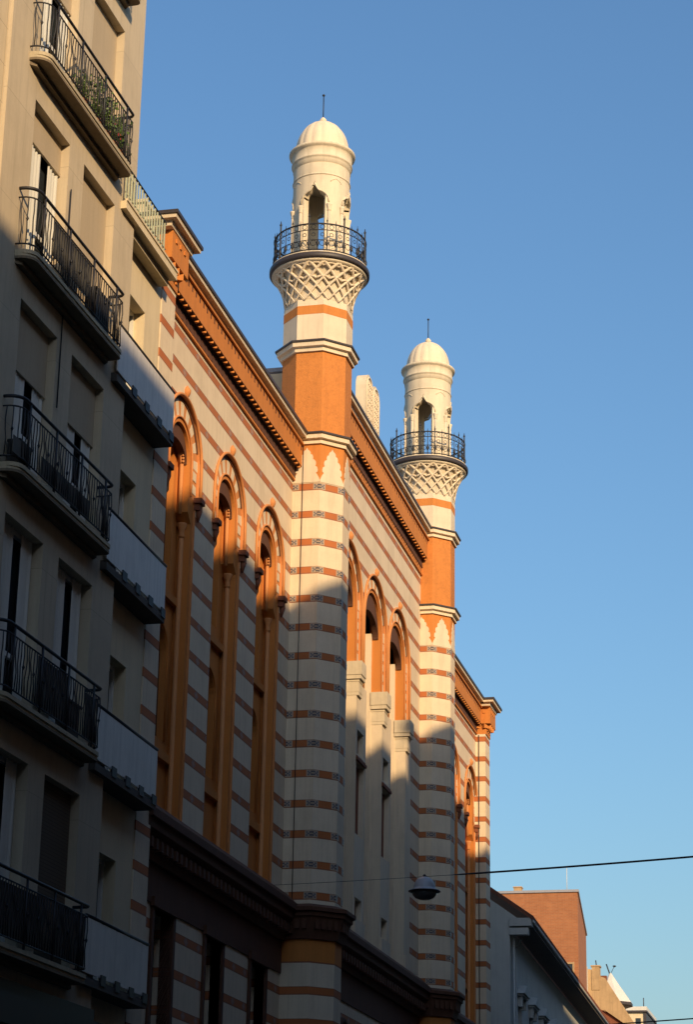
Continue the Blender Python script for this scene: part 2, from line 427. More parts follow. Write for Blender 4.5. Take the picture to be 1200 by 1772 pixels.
        b.tube([(xc,y,z) for y,z in arc(0, zs, ri-.05, 0, PI, 24)], .05, 6)
        b.build('colonnette', 'orange2', root)
        b = MB()
        for i in range(26):
            a = PI*(i+.5)/26; y = (ri-.09)*math.cos(a); z = zs+(ri-.09)*math.sin(a)
            b.tube([(xc+.04,y-.02,z-.02),(xc+.04,y+.02,z+.02)], .022, 5)
        b.build('rope_moulding', 'orange2', root)
    else:
        b.holed(archpoly(0, ri+.01, zs, zb, 24), [archpoly(0, ri-.16, zs, zb+.2, 20)], xb, 0, .06, 0)
        for z in (11.4, 13.2, 15.0, 16.8): b.box((xb-.05, -ri, z), (xb+.02, ri, z+.06))
        b.box((xb-.05, -.03, zb), (xb+.01, .03, zs+ri-.2))
        b.build('glazing_bars', 'brownred', root)
        b = MB(); b.box((xb-.12, -ri, zb), (xb-.08, ri, zs+ri)); b.build('pane', 'glass', root)
    return root

ZB = 9.62
def section_wall(y0, y1, xw, ztop, centres, ro, fr, zs, zleg, xback=-13.5, s2ri=None):
    b = MB()
    holes = []
    for c in centres:
        if s2ri is None:
            h = [(c-fr, ZB+.02),(c+fr, ZB+.02),(c+fr, zleg),(c+ro, zleg)]+arc(c, zs, ro, 0, PI, 28)+[(c-ro, zleg),(c-fr, zleg)]
        else:
            h = [(c-s2ri-.04, ZB+.02),(c+s2ri+.04, ZB+.02),(c+s2ri+.04, zleg),(c+ro, zleg)]+arc(c, zs, ro, 0, PI, 28)+[(c-ro, zleg),(c-s2ri-.04, zleg)]
        holes.append(h)
    if s2ri is not None:
        big = [(46.43, ZB+.02),(56.94, ZB+.02),(56.94, zleg-.012)]
        for c in reversed(centres): big += [(c+ro, zleg-.012)]+arc(c, zs, ro, 0, PI, 28)+[(c-ro, zleg-.012)]
        big += [(46.43, zleg-.012)]; holes = [big]
    b.holed(rect(y0, y1, ZB, ztop), holes, xw, 0, .07, 1)
    return b.build('wall', ['stripe','orange2'], syn)

S1C = [36.85, 40.0, 43.15]; S2C = [49.42, 52.36, 55.30]
S3C = [2*52.35-c for c in reversed(S1C)]
R1o, R1i = 1.10, .60; F1 = .92; ZS1 = 16.52
section_wall(34.9, 45.0, XW1, 18.93, S1C, R1o, F1, ZS1, 15.9)
section_wall(46.4, 58.3, XW2, 20.93, S2C, 1.36, 0, 17.62, 15.75, s2ri=.93)
section_wall(59.7, 69.8, XW1, 18.93, S3C, R1o, F1, ZS1, 15.9)
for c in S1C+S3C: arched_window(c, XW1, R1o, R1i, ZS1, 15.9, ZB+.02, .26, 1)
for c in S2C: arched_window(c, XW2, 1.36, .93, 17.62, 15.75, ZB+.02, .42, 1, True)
# main body behind the facade, set back and hidden by it, and the roof
b = MB(); b.box((-24, 34.95, 0), (-13.0, 69.75, 19.6)); b.build('rear_wing', 'wcream', syn)
b = MB()
b.prism([(-13.0,34.95),(-12.0,34.95),(-12.0,69.75),(-13.0,69.75)], 18.98, 19.3)
b.add([(-11.75,34.9,20.02),(-11.75,69.8,20.02),(-18,69.8,22.2),(-18,34.9,22.2),(-24,34.9,20.0),(-24,69.8,20.0)], [(0,1,2,3),(3,2,5,4)])
b.build('roof', 'slate', syn)
b = MB(); b.box((-13.0,46.3,19.0),(-12.2,58.4,22.2)); b.build('parapet_backing', 'wcream', syn)
b = MB(); b.box((-14.3,46.6,20.2),(-12.75,47.9,22.35)); b.box((-14.4,46.5,22.35),(-12.65,48.0,22.45)); b.build('roof_vent_housing', 'slate', syn)

# friezes and cornices ------------------------------------------------------
def frieze(y0, y1, xw, zb, zt, zteeth, slits=False):
    """terracotta frieze: lower face, dog-tooth course, jutting upper face with slits as dark marks; zt = underside of the white cornice"""
    b = MB()
    xu = xw+.20
    b.box((xw-.25, y0, zb), (xw+.03, y1, zteeth)); b.box((xw-.25, y0, zteeth+.0005), (xu, y1, zt))
    b.box((xw+.0295, y0, zb), (xw+.055, y1, zb+.05))
    n = int((y1-y0)/.245); st = (y1-y0)/n
    for i in range(n):
        y = y0+i*st
        b.prism([(xu-.08, y+.065), (xu-.004, y+st*.5), (xu-.08, y+st-.065)], zteeth-.055, zteeth)
        b.box((xu, y+st*.36, zt-.19), (xu+.004, y+st*.62, zt-.08), 1)
        b.box((xw+.03, y+st*.40, zb+.12), (xw+.034, y+st*.60, zb+.165), 1)
    if slits:
        y = y0+.08
        while y < y1-.1:
            b.box((xw+.03, y, zb+.17), (xw+.035, y+.06, zb+.31), 1); y += .19
    b.box((xu, y0, zt-.05), (xu+.05, y1, zt))
    o = b.build('frieze', ['orange','friezedark'], syn)
    b = MB(); b.box((xw+.031, y0+.001, zteeth-.155), (xw+.045, y1-.001, zteeth-.001)); b.box((xw+.0455, y0+.001, zteeth-.008), (xu-.004, y1-.001, zteeth-.001))  # dark strip and teeth paint the shade below the dog-tooth course
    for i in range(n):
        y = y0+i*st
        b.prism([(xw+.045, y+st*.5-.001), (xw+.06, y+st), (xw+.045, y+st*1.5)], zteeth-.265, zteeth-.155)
    b.build('dogtooth_shade', 'friezedark', syn)
    return o
def cornice(path, zt, closed, nm='cornice', parent=None, over=.35):
    """white stepped cornice with a dark sheet metal edge; path = wall line, outward right"""
    zb_ = zt-.24; k = over/.35
    prof = [(-.05, zb_), (.20*k, zb_), (.22*k, zt-.15), (.225*k, zt-.14), (.32*k, zt-.14), (.33*k, zt-.075), (.335*k, zt-.07), (.36*k, zt-.068), (.36*k, zt), (-.05, zt+.015)]
    b = MB(); b.sweep(path, prof, closed, 0 if False else [0,0,0,0,0,0,1,1,1])
    return b.build(nm, ['cream','lead'], parent or syn)
frieze(35.0, 44.96, XW1, 18.93, 19.81, 19.26); cornice([(XW1,34.95),(XW1,44.97)], 20.05, False)
frieze(59.74, 69.7, XW1, 18.93, 19.81, 19.26); cornice([(XW1,59.73),(XW1,69.75)], 20.05, False)
frieze(46.42, 58.28, XW2, 20.93, 22.02, 21.42, True); cornice([(XW2,46.4),(XW2,58.3)], 22.34, False, over=.33)
# ledge cornice above the ground storey ------------------------------------
def ledge(path, closed=False):
    b = MB(); b.sweep(path, [(-.05,8.62),(.10,8.62),(.12,8.72),(.2,8.95),(.32,9.05),(.34,9.2),(.40,9.22),(.40,9.36),(.34,9.40),(.10,9.62),(-.05,9.62)], closed)
    n = 0
    return b
for y0, y1, x in ((34.9,45.0,XW1),(46.3,58.4,XW2),(59.7,69.8,XW1)):
    b = ledge([(x,y0),(x,y1)])
    y = y0+.1
    while y < y1-.1:
        b.box((x+.05,y,8.76),(x+.27,y+.12,8.94)); y += .28
    b.build('ledge_cornice','friezedark',syn)

# end pavilions (corner pilasters) -----------------------------------------
for k, (y0, y1) in enumerate(((34.25, 35.02), (68.88, 69.68))):
    xf = -11.68
    p = empty('corner_pilaster', (0,0,0), 0, syn)
    b = MB(); b.box((-13.2,y0,0),(xf,y1,18.93)); b.build('shaft','stripe_plain',p)
    b = MB()
    b.box((-13.2,y0,18.93),(xf+.03,y1,19.26)); b.box((-13.2,y0-.10,19.2605),(xf+.18,y1+.12,19.81))
    for i in range(3):
        y = y0+i*.25; b.prism([(xf+.06,y+.03),(xf+.18,y+.125),(xf+.06,y+.22)], 19.12, 19.26)
        b.box((xf+.18,y+.08,19.62),(xf+.205,y+.15,19.70))
        b.box((xf+.02,y+.10,19.05),(xf+.06,y+.15,19.10))
    for i in range(4):
        x = xf+.1-i*.25; b.prism([(x-.22,y0-.0),(x-.12,y0-.10),(x-.02,y0-.0)], 19.12, 19.26)
        b.box((x-.17,y0-.125,19.60),(x-.09,y0-.10,19.70))
    b.build('frieze','orange',p)
    cornice([(-13.2,y0-.06),(xf,y0-.06),(xf,y1+.06),(-13.2,y1+.06)], 20.05, False, parent=p)
    b = MB(); b.box((-12.6,y0+.25,20.0),(-12.2,y0+.65,20.6)); b.box((-12.65,y0+.2,20.6),(-12.15,y0+.7,20.66)); b.build('finial_block','cream2',p)
    if k == 1:
        b = MB(); b.tube([(-11.9,y0-.02,9.6),(-11.9,y0-.02,18.9)], .014, 5); b.build('lightning_wire','lead',p)

# pier + minaret -------------------------------------------------------------
def pier_and_minaret(yp):
    pr = empty('pier', (XP, yp, 0), 0, syn)
    oc = octo(0,0,AP)
    b = MB(); b.prism(oc, 9.3, 18.87); b.prism(oc, 0, 8.2); b.build('shaft','stripe_plain',pr)
    b = MB(); b.prism(octo(0,0,AP+.004), 8.2, 8.66); b.build('orange_band','orange',pr)
    b = MB(); b.sweep(oc, [(-.05,8.66),(.06,8.66),(.08,8.74),(.18,9.1),(.22,9.12),(.22,9.2),(.28,9.22),(.28,9.3),(.06,9.38),(.0,9.4),(-.05,9.4)], True)
    for i in range(8):
        a = Vector(oc[i]); c2 = Vector(oc[(i+1)%8]); d = (c2-a); nn = Vector((d.y,-d.x)).normalized()
        for j in range(4):
            q = a+d*((j+.5)/4); q0 = q-d*.07; q1 = q+d*.07
            b.prism([(q0.x,q0.y),(q0.x+nn.x*.17,q0.y+nn.y*.17),(q1.x+nn.x*.17,q1.y+nn.y*.17),(q1.x,q1.y)][::-1], 8.86, 9.10)
    b.build('bracket_cornice','friezedark',pr)
    # glazed tile crosses on each stripe at the arrises
    b = MB()
    for i in range(8):
        a = Vector(oc[i]); prv = Vector(oc[i-1]); nxt = Vector(oc[(i+1)%8])
        d1 = (prv-a).normalized(); d2 = (nxt-a).normalized()
        for dd in (d1, d2):
            nn = Vector((dd.y,-dd.x))
            if nn.dot(a) < 0: nn = -nn
            for k in range(15):
                z = 18.85-.657*k
                for (u0,u1,z0,z1,mi) in ((.0,.15,.008,.152,1),(.0,.05,.03,.065,2),(.0,.05,.095,.13,2),(.085,.125,.03,.065,0),(.085,.125,.095,.13,0),(.04,.10,.065,.095,0)):
                    p0 = a+dd*u0; p1 = a+dd*u1; e = .004+(.003 if mi != 1 else 0)
                    pl = [(p0.x,p0.y),(p1.x,p1.y),(p1.x+nn.x*e,p1.y+nn.y*e),(p0.x+nn.x*e,p0.y+nn.y*e)]
                    b.prism(pl, z-z1, z-z0, mi)
    b.build('tile_ornament',['bluetile','whitetile','blacktile'],pr)
    # spade ornament zone
    b = MB(); b.prism(octo(0,0,AP-.001), 18.87, 19.85); b.build('spade_ground','orange',pr)
    b = MB()
    sw = AP*math.tan(PI/8)
    half = [(1,0),(1,.06),(.92,.14),(.80,.22),(.70,.27),(.82,.30),(.84,.36),(.78,.44),(.64,.47),(.70,.53),(.68,.60),(.58,.65),(.46,.67),(.48,.74),(.42,.80),(.28,.82),(.28,.88),(.18,.93),(.08,.95),(0,1.02)]
    poly = [(u*sw*.99, 18.87+v*.83) for u, v in half]+[(-u*sw*.99, 18.87+v*.83) for u, v in half[:-1]][::-1]
    for i in range(8):
        th = i*PI/4
        n = len(poly); tr = tessellate_polygon([[Vector((u,v,0)) for u,v in poly]])
        vs = []
        for off in (AP+.012, AP-.01):
            for u, v in poly: vs.append((off*math.cos(th)-u*math.sin(th), off*math.sin(th)+u*math.cos(th), v))
        b.add(vs, [tuple(t) for t in tr]+[(j,(j+1)%n,n+(j+1)%n,n+j) for j in range(n)])
    b.build('spade_relief','cream',pr)
    # ---- minaret
    m = empty('minaret', (XP, yp, 0), 0, syn)
    def coll(zt, over=.15):
        prof = [(-.05,zt-.25),(.05,zt-.25),(.05,zt-.16),(.055,zt-.155),(over*.75,zt-.145),(over*.78,zt-.05),(over*.8,zt-.045),(over,zt-.04),(over,zt),(-.05,zt+.03)]
        q = MB(); q.sweep(oc, prof, True, [0,0,0,0,0,0,1,1,1]); q.build('collar',['cream','lead'],m)
    coll(20.04, .17); coll(22.33, .17)
    b = MB(); b.prism(octo(0,0,AP-.002), 20.05, 22.10); b.build('terracotta_shaft','relief',m)
    b = MB()
    for z0, z1, mi in ((22.34,22.40,1),(22.40,23.04,0),(23.04,23.26,1),(23.26,23.42,0)):
        b.prism(octo(0,0,AP+(0 if mi==0 else .004)), z0, z1, mi)
    b.build('banded_shaft',['cream','orange'],m)
    # flared lattice bracket under the balcony
    z0, z1 = 23.40, 24.28
    def rad(t): return .80+.26*t**2.2
    b = MB(); b.lathe((0,0), [(rad(i/16)-.045, z0+(z1-z0)*i/16) for i in range(17)], 64); b.build('flared_bracket','cream2',m)
    b = MB(); nr = 18
    for i in range(nr):
        for sg in (-1, 1):
            pts = []
            for j in range(17):
                t = j/16; th = 2*PI*i/nr+sg*(t*2*PI/nr*2.5)
                pts.append((rad(t)*math.cos(th), rad(t)*math.sin(th), z0+(z1-z0)*t))
            b.tube(pts, [.012+.034*(j/16)**.8 for j in range(17)], 5)
    for i in range(nr):       # scalloped top arches
        for row, (tt, w) in enumerate(((.93,1.0),(.62,1.0))):
            th0 = 2*PI*(i+(.5 if row else 0))/nr
            pts = []
            for j in range(9):
                a = -1+2*j/8; th = th0+a*PI/nr; t = tt+(1-abs(a)**2)*.07-.05
                pts.append((rad(t)*math.cos(th), rad(t)*math.sin(th), z0+(z1-z0)*t))
            b.tube(pts, .03, 5)
    b.build('lattice_ribs','cream',m)
    b = MB()
    b.lathe((0,0), [(1.02,24.26),(1.10,24.30),(1.17,24.31),(1.19,24.34),(1.19,24.42),(1.17,24.44)], 64, 0)
    b.lathe((0,0), [(.0,24.443),(1.16,24.445),(1.16,24.47),(.0,24.475)], 64, 1)
    b.build('balcony_floor',['lead','cream2'],m)
    b = MB(); b.lathe((0,0), [(1.03,24.24),(1.125,24.265),(1.13,24.30),(1.0,24.302)], 64); b.build('balcony_rim','cream2',m)
    # iron railing
    b = MB(); rr = 1.09
    ring = lambda r, z: [(r*math.cos(2*PI*k/64), r*math.sin(2*PI*k/64), z) for k in range(64)]
    for z, w in ((24.53,.016),(25.20,.020),(25.04,.012)): b.tube(ring(rr,z), w, 5, 0, True)
    b.tube(ring(rr,24.78), .009, 4, 0, True)
    for k in range(32):
        th = 2*PI*k/32; c_, s_ = math.cos(th), math.sin(th)
        main = k%4 == 0
        top = 25.50 if main else (25.38 if k%2 == 0 else 25.30)
        r_ = .024 if main else .013
        b.tube([(rr*c_,rr*s_,24.46),(rr*c_,rr*s_,24.64),(rr*c_,rr*s_,24.66),(rr*c_,rr*s_,top-.1),(rr*c_,rr*s_,top)], [r_,r_,r_*.9,r_*.9,r_*.3], 5)
        b.lathe((rr*c_,rr*s_), [(.005,top-.15),(.03 if main else .02,top-.11),(.03 if main else .02,top-.09),(.005,top-.05)], 6)
        b.lathe((rr*c_,rr*s_), [(.01,24.60),(.034,24.66),(.034,24.72),(.01,24.80)], 6)
        # scrolls between bars
        th2 = th+PI/32
        for zc, rs in ((24.70,.07),(25.12,.055),(24.92,.045)):
            pts = []
            for j in range(10):
                a = 2*PI*j/10; t2 = th2+math.cos(a)*rs/rr
                pts.append((rr*math.cos(t2), rr*math.sin(t2), zc+math.sin(a)*rs))
            b.tube(pts, .008, 4, 0, True)
    b.build('railing','iron',m)
    # lantern: cylinder wall with four ogee openings
    b = MB(); Ro, Ri = .68, .50; zb_, zt_ = 24.47, 27.10; hw = .40; zi = 26.12; N = 144
    def ztop(th):
        a = ((th+PI/4)%(PI/2))-PI/4
        u = abs(a)/hw
        if u >= 1: return None
        if u > .62: return zi+.16*math.sqrt(max(0,1-((u-.62)/.38)**2))*1.0
        return zi+.16+.05*(1-u/.62)+.22*((1-u/.62)**1.8)
    for k in range(N):
        t0 = 2*PI*k/N; t1 = 2*PI*(k+1)/N; tm = (t0+t1)/2
        o = ztop(tm)
        if o is None: za = zc_ = zb_
        else:
            za = ztop(t0) or zi; zc_ = ztop(t1) or zi
        def P(r, th, z): return (r*math.cos(th), r*math.sin(th), z)
        b.add([P(Ro,t0,za),P(Ro,t1,zc_),P(Ro,t1,zt_),P(Ro,t0,zt_)], [(0,1,2,3)])
        b.add([P(Ri,t0,za),P(Ri,t1,zc_),P(Ri,t1,zt_),P(Ri,t0,zt_)], [(3,2,1,0)])
        b.add([P(Ro,t0,za),P(Ro,t1,zc_),P(Ri,t1,zc_),P(Ri,t0,za)], [(3,2,1,0)])
        on = ztop(tm+2*PI/N)
        if (o is None) != (on is None):
            b.add([P(Ro,t1,zb_),P(Ri,t1,zb_),P(Ri,t1,zi),P(Ro,t1,zi)], [(0,1,2,3)])
    b.add([(Ro*math.cos(2*PI*k/48),Ro*math.sin(2*PI*k/48),zt_-.35) for k in range(48)], [tuple(range(48))])
    b.build('lantern','cream2',m)
    b = MB()
    for q in range(4):
        for sg in (-1, 1):
            th = q*PI/2+sg*(hw+.13); c_, s_ = math.cos(th)*.69, math.sin(th)*.69
            b.tube([(c_,s_,24.47),(c_,s_,24.6),(c_,s_,24.61),(c_,s_,25.78)], [.055,.055,.04,.04], 8)
            b.lathe((c_,s_), [(.04,25.75),(.05,25.78),(.045,25.81),(.07,25.9),(.075,25.94)], 8)
        # ogee hood and side niches
        pts = []
        for j in range(-16, 17):
            th = q*PI/2+j/16*(hw+.12); u = abs(j)/16
            z = 26.0+.30*math.sqrt(max(0,1-u**2.4))+(.20*max(0,1-u/.35)**1.6)
            pts.append((.69*math.cos(th), .69*math.sin(th), z))
        b.tube(pts, .022, 5)
        for sg in (-1, 1):
            th0 = q*PI/2+PI/4+sg*.0
        th0 = q*PI/2+PI/4
        pts = []
        for j in range(-8, 9):
            th = th0+j/8*.22; u = abs(j)/8
            pts.append((.682*math.cos(th), .682*math.sin(th), 26.55+.10*(1-u)**.6))
        b.tube(pts, .012, 4)
    b.lathe((0,0), [(.69,26.72),(.70,26.74),(.69,26.76)], 64)
    b.build('colonnettes','cream2',m)
    b = MB()
    b.lathe((0,0), [(.60,27.02),(.695,27.06),(.70,27.16),(.72,27.20),(.735,27.21),(.735,27.24),(.72,27.26),(.725,27.44),(.75,27.47),(.79,27.49),(.80,27.52),(.80,27.55),(.78,27.57),(.62,27.60)], 64)
    b.build('drum_cornice','cream2',m)
    b = MB()
    def md(a, z): return 1-.035*abs(math.sin(8*a))**.5*0-.03*(1-abs(math.cos(8*a)))*1.0
    prof = [(.66,27.58)]
    for i in range(1, 15):
        t = i/15*PI/2
        prof.append((.655*math.cos(t)**.92, 27.58+.88*math.sin(t)))
    prof += [(.06,28.48),(.085,28.50),(.09,28.54),(.05,28.60),(.02,28.63)]
    b.lathe((0,0), prof, 128, 0, md); b.build('dome','cream',m)
    b = MB(); b.tube([(0,0,28.6),(0,0,29.22)], .014, 5); b.lathe((0,0), [(.005,29.20),(.035,29.23),(.035,29.25),(.005,29.28)], 8); b.build('finial','iron',m)
    # lightning wire down the face
    b = MB(); b.tube([(-.08,-AP-.02,9.4),(-.08,-AP-.02,19.75)], .009, 5); b.build('lightning_wire','lead',pr)
pier_and_minaret(YP1); pier_and_minaret(YP2)

# plain white piers between the centre arches, capitals at the jamb corners ---
piers = [(46.42, S2C[0]-.93), (S2C[0]+.93, S2C[1]-.93), (S2C[1]+.93, S2C[2]-.93), (S2C[2]+.93, 56.95)]
for i, (ya, yb) in enumerate(piers):
    yc = (ya+yb)/2; h = (yb-ya)/2
    col = empty('jamb_pier', (0, yc, 0), 0, syn)
    b = MB()
    wh = []
    if i in (1, 2): wh = [rect(-.40, .30, 13.95, 14.55), rect(-.48, .42, 12.0, 13.75), rect(-.40, .30, 10.0, 10.5)]
    b.holed(rect(-h, h, ZB+.015, 15.74), wh, XW2+.02, 0, .16, 0)
    for sg in (-h, h):
        b.box((XW2-.34, min(sg, sg-.02*sg/h), ZB+.015), (XW2+.0195, max(sg, sg-.02*sg/h), 15.739))
    b.box((XW2+.021, -h+.02, ZB+.015), (XW2+.07, h-.02, ZB+.35))
    b.build('pier_shaft', 'cream', col)
    for (wa, wb2, z0, z1) in ((-.40,.30,13.95,14.55),(-.48,.42,12.0,13.75),(-.40,.30,10.0,10.5)):
        if i not in (1, 2): break
        b = MB()
        if z0 == 12.0:
            b.holed(rect(wa, wb2, z0, z1), [archpoly(-.03, .26, 12.75, 12.2, 12)], XW2-.12, 0, .05, 0)
            b.box((XW2-.02, wa-.04, z1+.02), (XW2+.07, wb2+.06, z1+.09)); b.box((XW2-.02, wa-.02, z1+.091), (XW2+.04, wb2+.03, z1+.14))
        else:
            b.holed(rect(wa, wb2, z0, z1), [rect(wa+.09, wb2-.09, z0+.08, z1-.08)], XW2-.12, 0, .05, 0)
        b.build('panel', 'brownred', col)
        b = MB(); b.box((XW2-.20, wa, z0), (XW2-.17, wb2, z1)); b.build('pane', 'glass', col)
    if i > 0:
        b = MB()
        yy = -h
        for (e, za, zb2) in ((.012,15.36,15.44),(.02,15.44,15.60),(.015,15.60,15.70),(.03,15.70,15.76),(.08,15.76,15.86),(.10,15.86,16.20)):
            b.box((XW2-.28, yy-e*.8, za), (XW2+.06+e, yy+.36+e*.6, zb2))
        b.build('capital', 'cream2', col)
b = MB(); b.tube([(XW1+.07, 60.6, ZB),(XW1+.07, 60.6, 15.6)], .05, 8); b.build('drainpipe','lead',syn)

# ground storey --------------------------------------------------------------
def ground(y0, y1, xw, centres, hw, zt, arched):
    b = MB(); holes = []
    for c in centres:
        holes.append(archpoly(c, hw, zt-hw, .5, 14, 1.35) if arched else rect(c-hw, c+hw, 4.2, zt))
    b.holed(rect(y0, y1, 0, 8.62), holes, xw, 0, .35, 0); b.build('ground_storey_wall','stripe',syn)
    for c in centres:
        w = empty('ground_window', (0, c, 0), 0, syn)
        b = MB()
        if arched:
            b.box((xw-.34,-hw,.5),(xw-.30,-.04,zt)); b.box((xw-.34,.04,.5),(xw-.30,hw,zt)); b.build('door_leaf','brownred',w)
            b = MB(); b.tube([(xw+.03,y,z) for y,z in [(hw+.1,.5)]+[(y,zt-hw+(z-zt+hw)*1.35) for y,z in arc(0,zt-hw,hw+.1,0,PI,16)]+[(-hw-.1,.5)]], .07, 6); b.build('arch_moulding','friezedark',w)
        else:
            for (a,c1) in ((-hw-.12,-hw),(hw,hw+.12)): b.box((xw-.2,a,4.1),(xw+.05,c1,zt+.1))
            b.box((xw-.2,-hw-.16,zt+.0),(xw+.09,hw+.16,zt+.16)); b.box((xw-.2,-hw-.16,4.0),(xw+.12,hw+.16,4.15)); b.box((xw-.28,-.03,4.2),(xw-.22,.03,zt))
            b.build('window_frame','friezedark',w)
            b = MB(); b.box((xw-.33,-hw,4.2),(xw-.30,hw,zt)); b.build('pane','glass',w)
    b = MB(); b.box((xw-.2,y0,7.95),(xw+.03,y1,8.618)); b.build('string_course','friezedark',syn)
    b = MB(); b.box((xw-.2,y0,0),(xw+.08,y1,1.1)); b.build('base_course','friezedark',syn)
ground(34.9,45.0,XW1,S1C,.55,7.9,False); ground(59.7,69.8,XW1,S3C,.55,7.9,False)
ground(46.3,58.4,XW2,[47.95]+S2C+[56.7],.52,7.2,True)

# roof tablet (carved double headed slab) ------------------------------------
tb = empty('roof_tablet', (.28, 52.35, 0), 0, syn)
b = MB()
ol = [(-.80,22.0),(.80,22.0),(.80,24.05)]+arc(.40,24.05,.40,0,PI,10)[1:]+arc(-.40,24.05,.40,0,PI,10)[1:]
b.plate(ol, -12.42, -12.14); b.box((-12.5,-1.1,22.0),(-12.05,1.1,22.75)); b.build('slab','cream2',tb)
b = MB()
for col_ in range(2):
    for row in range(9):
        yc = -.40+.80*col_; z = 22.95+row*.15
        for u in range(5):
            yy = yc-.24+u*.12+random.uniform(-.02,.02)
            b.box((-12.14,yy-.03,z),(-12.115,yy+.015,z+.08)); b.box((-12.14,yy-.03,z+.08),(-12.115,yy+.04,z+.10))
    b.tube([(-12.13,y,z) for y,z in [(-.40+.80*col_+.32,22.9)]+arc(-.40+.80*col_,24.05,.32,0,PI,12)+[(-.40+.80*col_-.32,22.9)]], .025, 5)
b.build('carving','cream',tb)

# ================================================================ BEIGE APARTMENT HOUSE
AZB = math.radians(-1.069)
ap = empty('apartment_building', (-11.4, 34, 0), AZB)
tag(ap, 'tall beige apartment house with iron railed balconies nearest the camera', 'building')
# local frame: x outward, y along the street (0 at Y=34)
W1 = (27.41-34, 28.86-34); W2 = (29.49-34, 30.93-34); YL, YR = 26.36-34, 31.88-34
FLOORS = [5.98+3.32*k for k in range(7)]       # balcony floor levels
b = MB(); holes = []
for fz in FLOORS:
    for w in (W1, W2): holes.append(rect(w[0], w[1], fz+.02, fz+2.70))
b.holed(rect(YL, YR, 5.6, 29.5), holes, 0, 0, .20, 0)
b.add([(0,YR,5.6),(-10,YR,5.6),(-10,YR,29.5),(0,YR,29.5)],[(0,1,2,3)])
b.add([(0,YL,5.6),(-10,YL,5.6),(-10,YL,29.5),(0,YL,29.5)],[(0,1,2,3)])
b.add([(0,YR,29.5),(-10,YR,29.5),(-10,YL,29.5),(0,YL,29.5)],[(0,1,2,3)])
b.build('wall','beige',ap)
b = MB(); b.box((-.3,YL,0),(.06,YR,5.6)); b.box((-10,YL,0),(-.31,YR,5.58)); b.box((.06,YL,4.9),(.5,YR,5.3)); b.build('shade_dark_plinth','nearblack',ap)  # near-black colour stands for the deep shade at street level
b = MB(); b.box((-10,YL,29.5),(.4,YR,29.8)); b.build('roof_cornice','concrete',ap)
def curtain(b, y0, y1, z0, z1, x):
    n = max(6, int((y1-y0)/.03)); pts = []
    for i in range(n+1):
        y = y0+(y1-y0)*i/n; pts.append((x+.018*math.sin(i*1.9)+.008*math.sin(i*.7), y))
    vs = [(p[0],p[1],z0) for p in pts]+[(p[0],p[1],z1) for p in pts]
    b.add(vs, [(i,i+1,n+2+i,n+1+i) for i in range(n)], 0, True)
# (blind drop, blind material, curtains?) per floor and window: from the bottom floor upwards
BL = {0:((0,None,True),(2.68,'darkblind',False)), 1:((0,None,True),(0,None,True)), 2:((.95,'blind',True),(.95,'blind',True)),
      3:((.50,'blind',True),(2.68,'blind',False)), 4:((.9,'blind',True),(2.68,'blind',False)), 5:((2.68,'blind',False),(2.68,'blind',False)), 6:((.9,'blind',True),(2.68,'blind',False))}
for k, fz in enumerate(FLOORS):
    for wi, w in enumerate((W1, W2)):
        drop, bm, cur = BL[k][wi]
        r = empty('window', (0, 0, 0), 0, ap)
        zt = fz+2.70; zb_ = fz+.02
        b = MB()
        x0, x1 = -.26, -.19
        b.box((x0,w[0],zb_),(x1,w[0]+.07,zt)); b.box((x0,w[1]-.07,zb_),(x1,w[1],zt))
        b.box((x0,w[0]+.07,zt-.07),(x1,w[1]-.07,zt)); b.box((x0,w[0]+.07,zb_),(x1,w[1]-.07,zb_+.12))
        ym = (w[0]+w[1])/2; b.box((x0,ym-.05,zb_+.12),(x1,ym+.05,zt-.07)); b.box((x0,w[0]+.07,zb_+.8),(x1-.01,w[1]-.07,zb_+.87))
        b.build('frame','whitep',r)
        b = MB(); b.box((-.30,w[0],zb_),(-.27,w[1],zt)); b.build('pane','glass',r)
        if cur:
            b = MB(); hh = zt-max(drop,.0)
            curtain(b, w[0]+.04, w[0]+.75, zb_+.05, hh+.02, -.175); curtain(b, w[1]-.42, w[1]-.03, zb_+.05, hh+.02, -.172)
            b.build('curtain','curtain',r)
        if drop:
            b = MB(); b.box((-.165,w[0]+.005,zt-drop),(-.14,w[1]-.005,zt)); b.box((-.17,w[0]+.005,zt-drop-.05),(-.13,w[1]-.005,zt-drop)); b.build('roller_blind',bm,r)
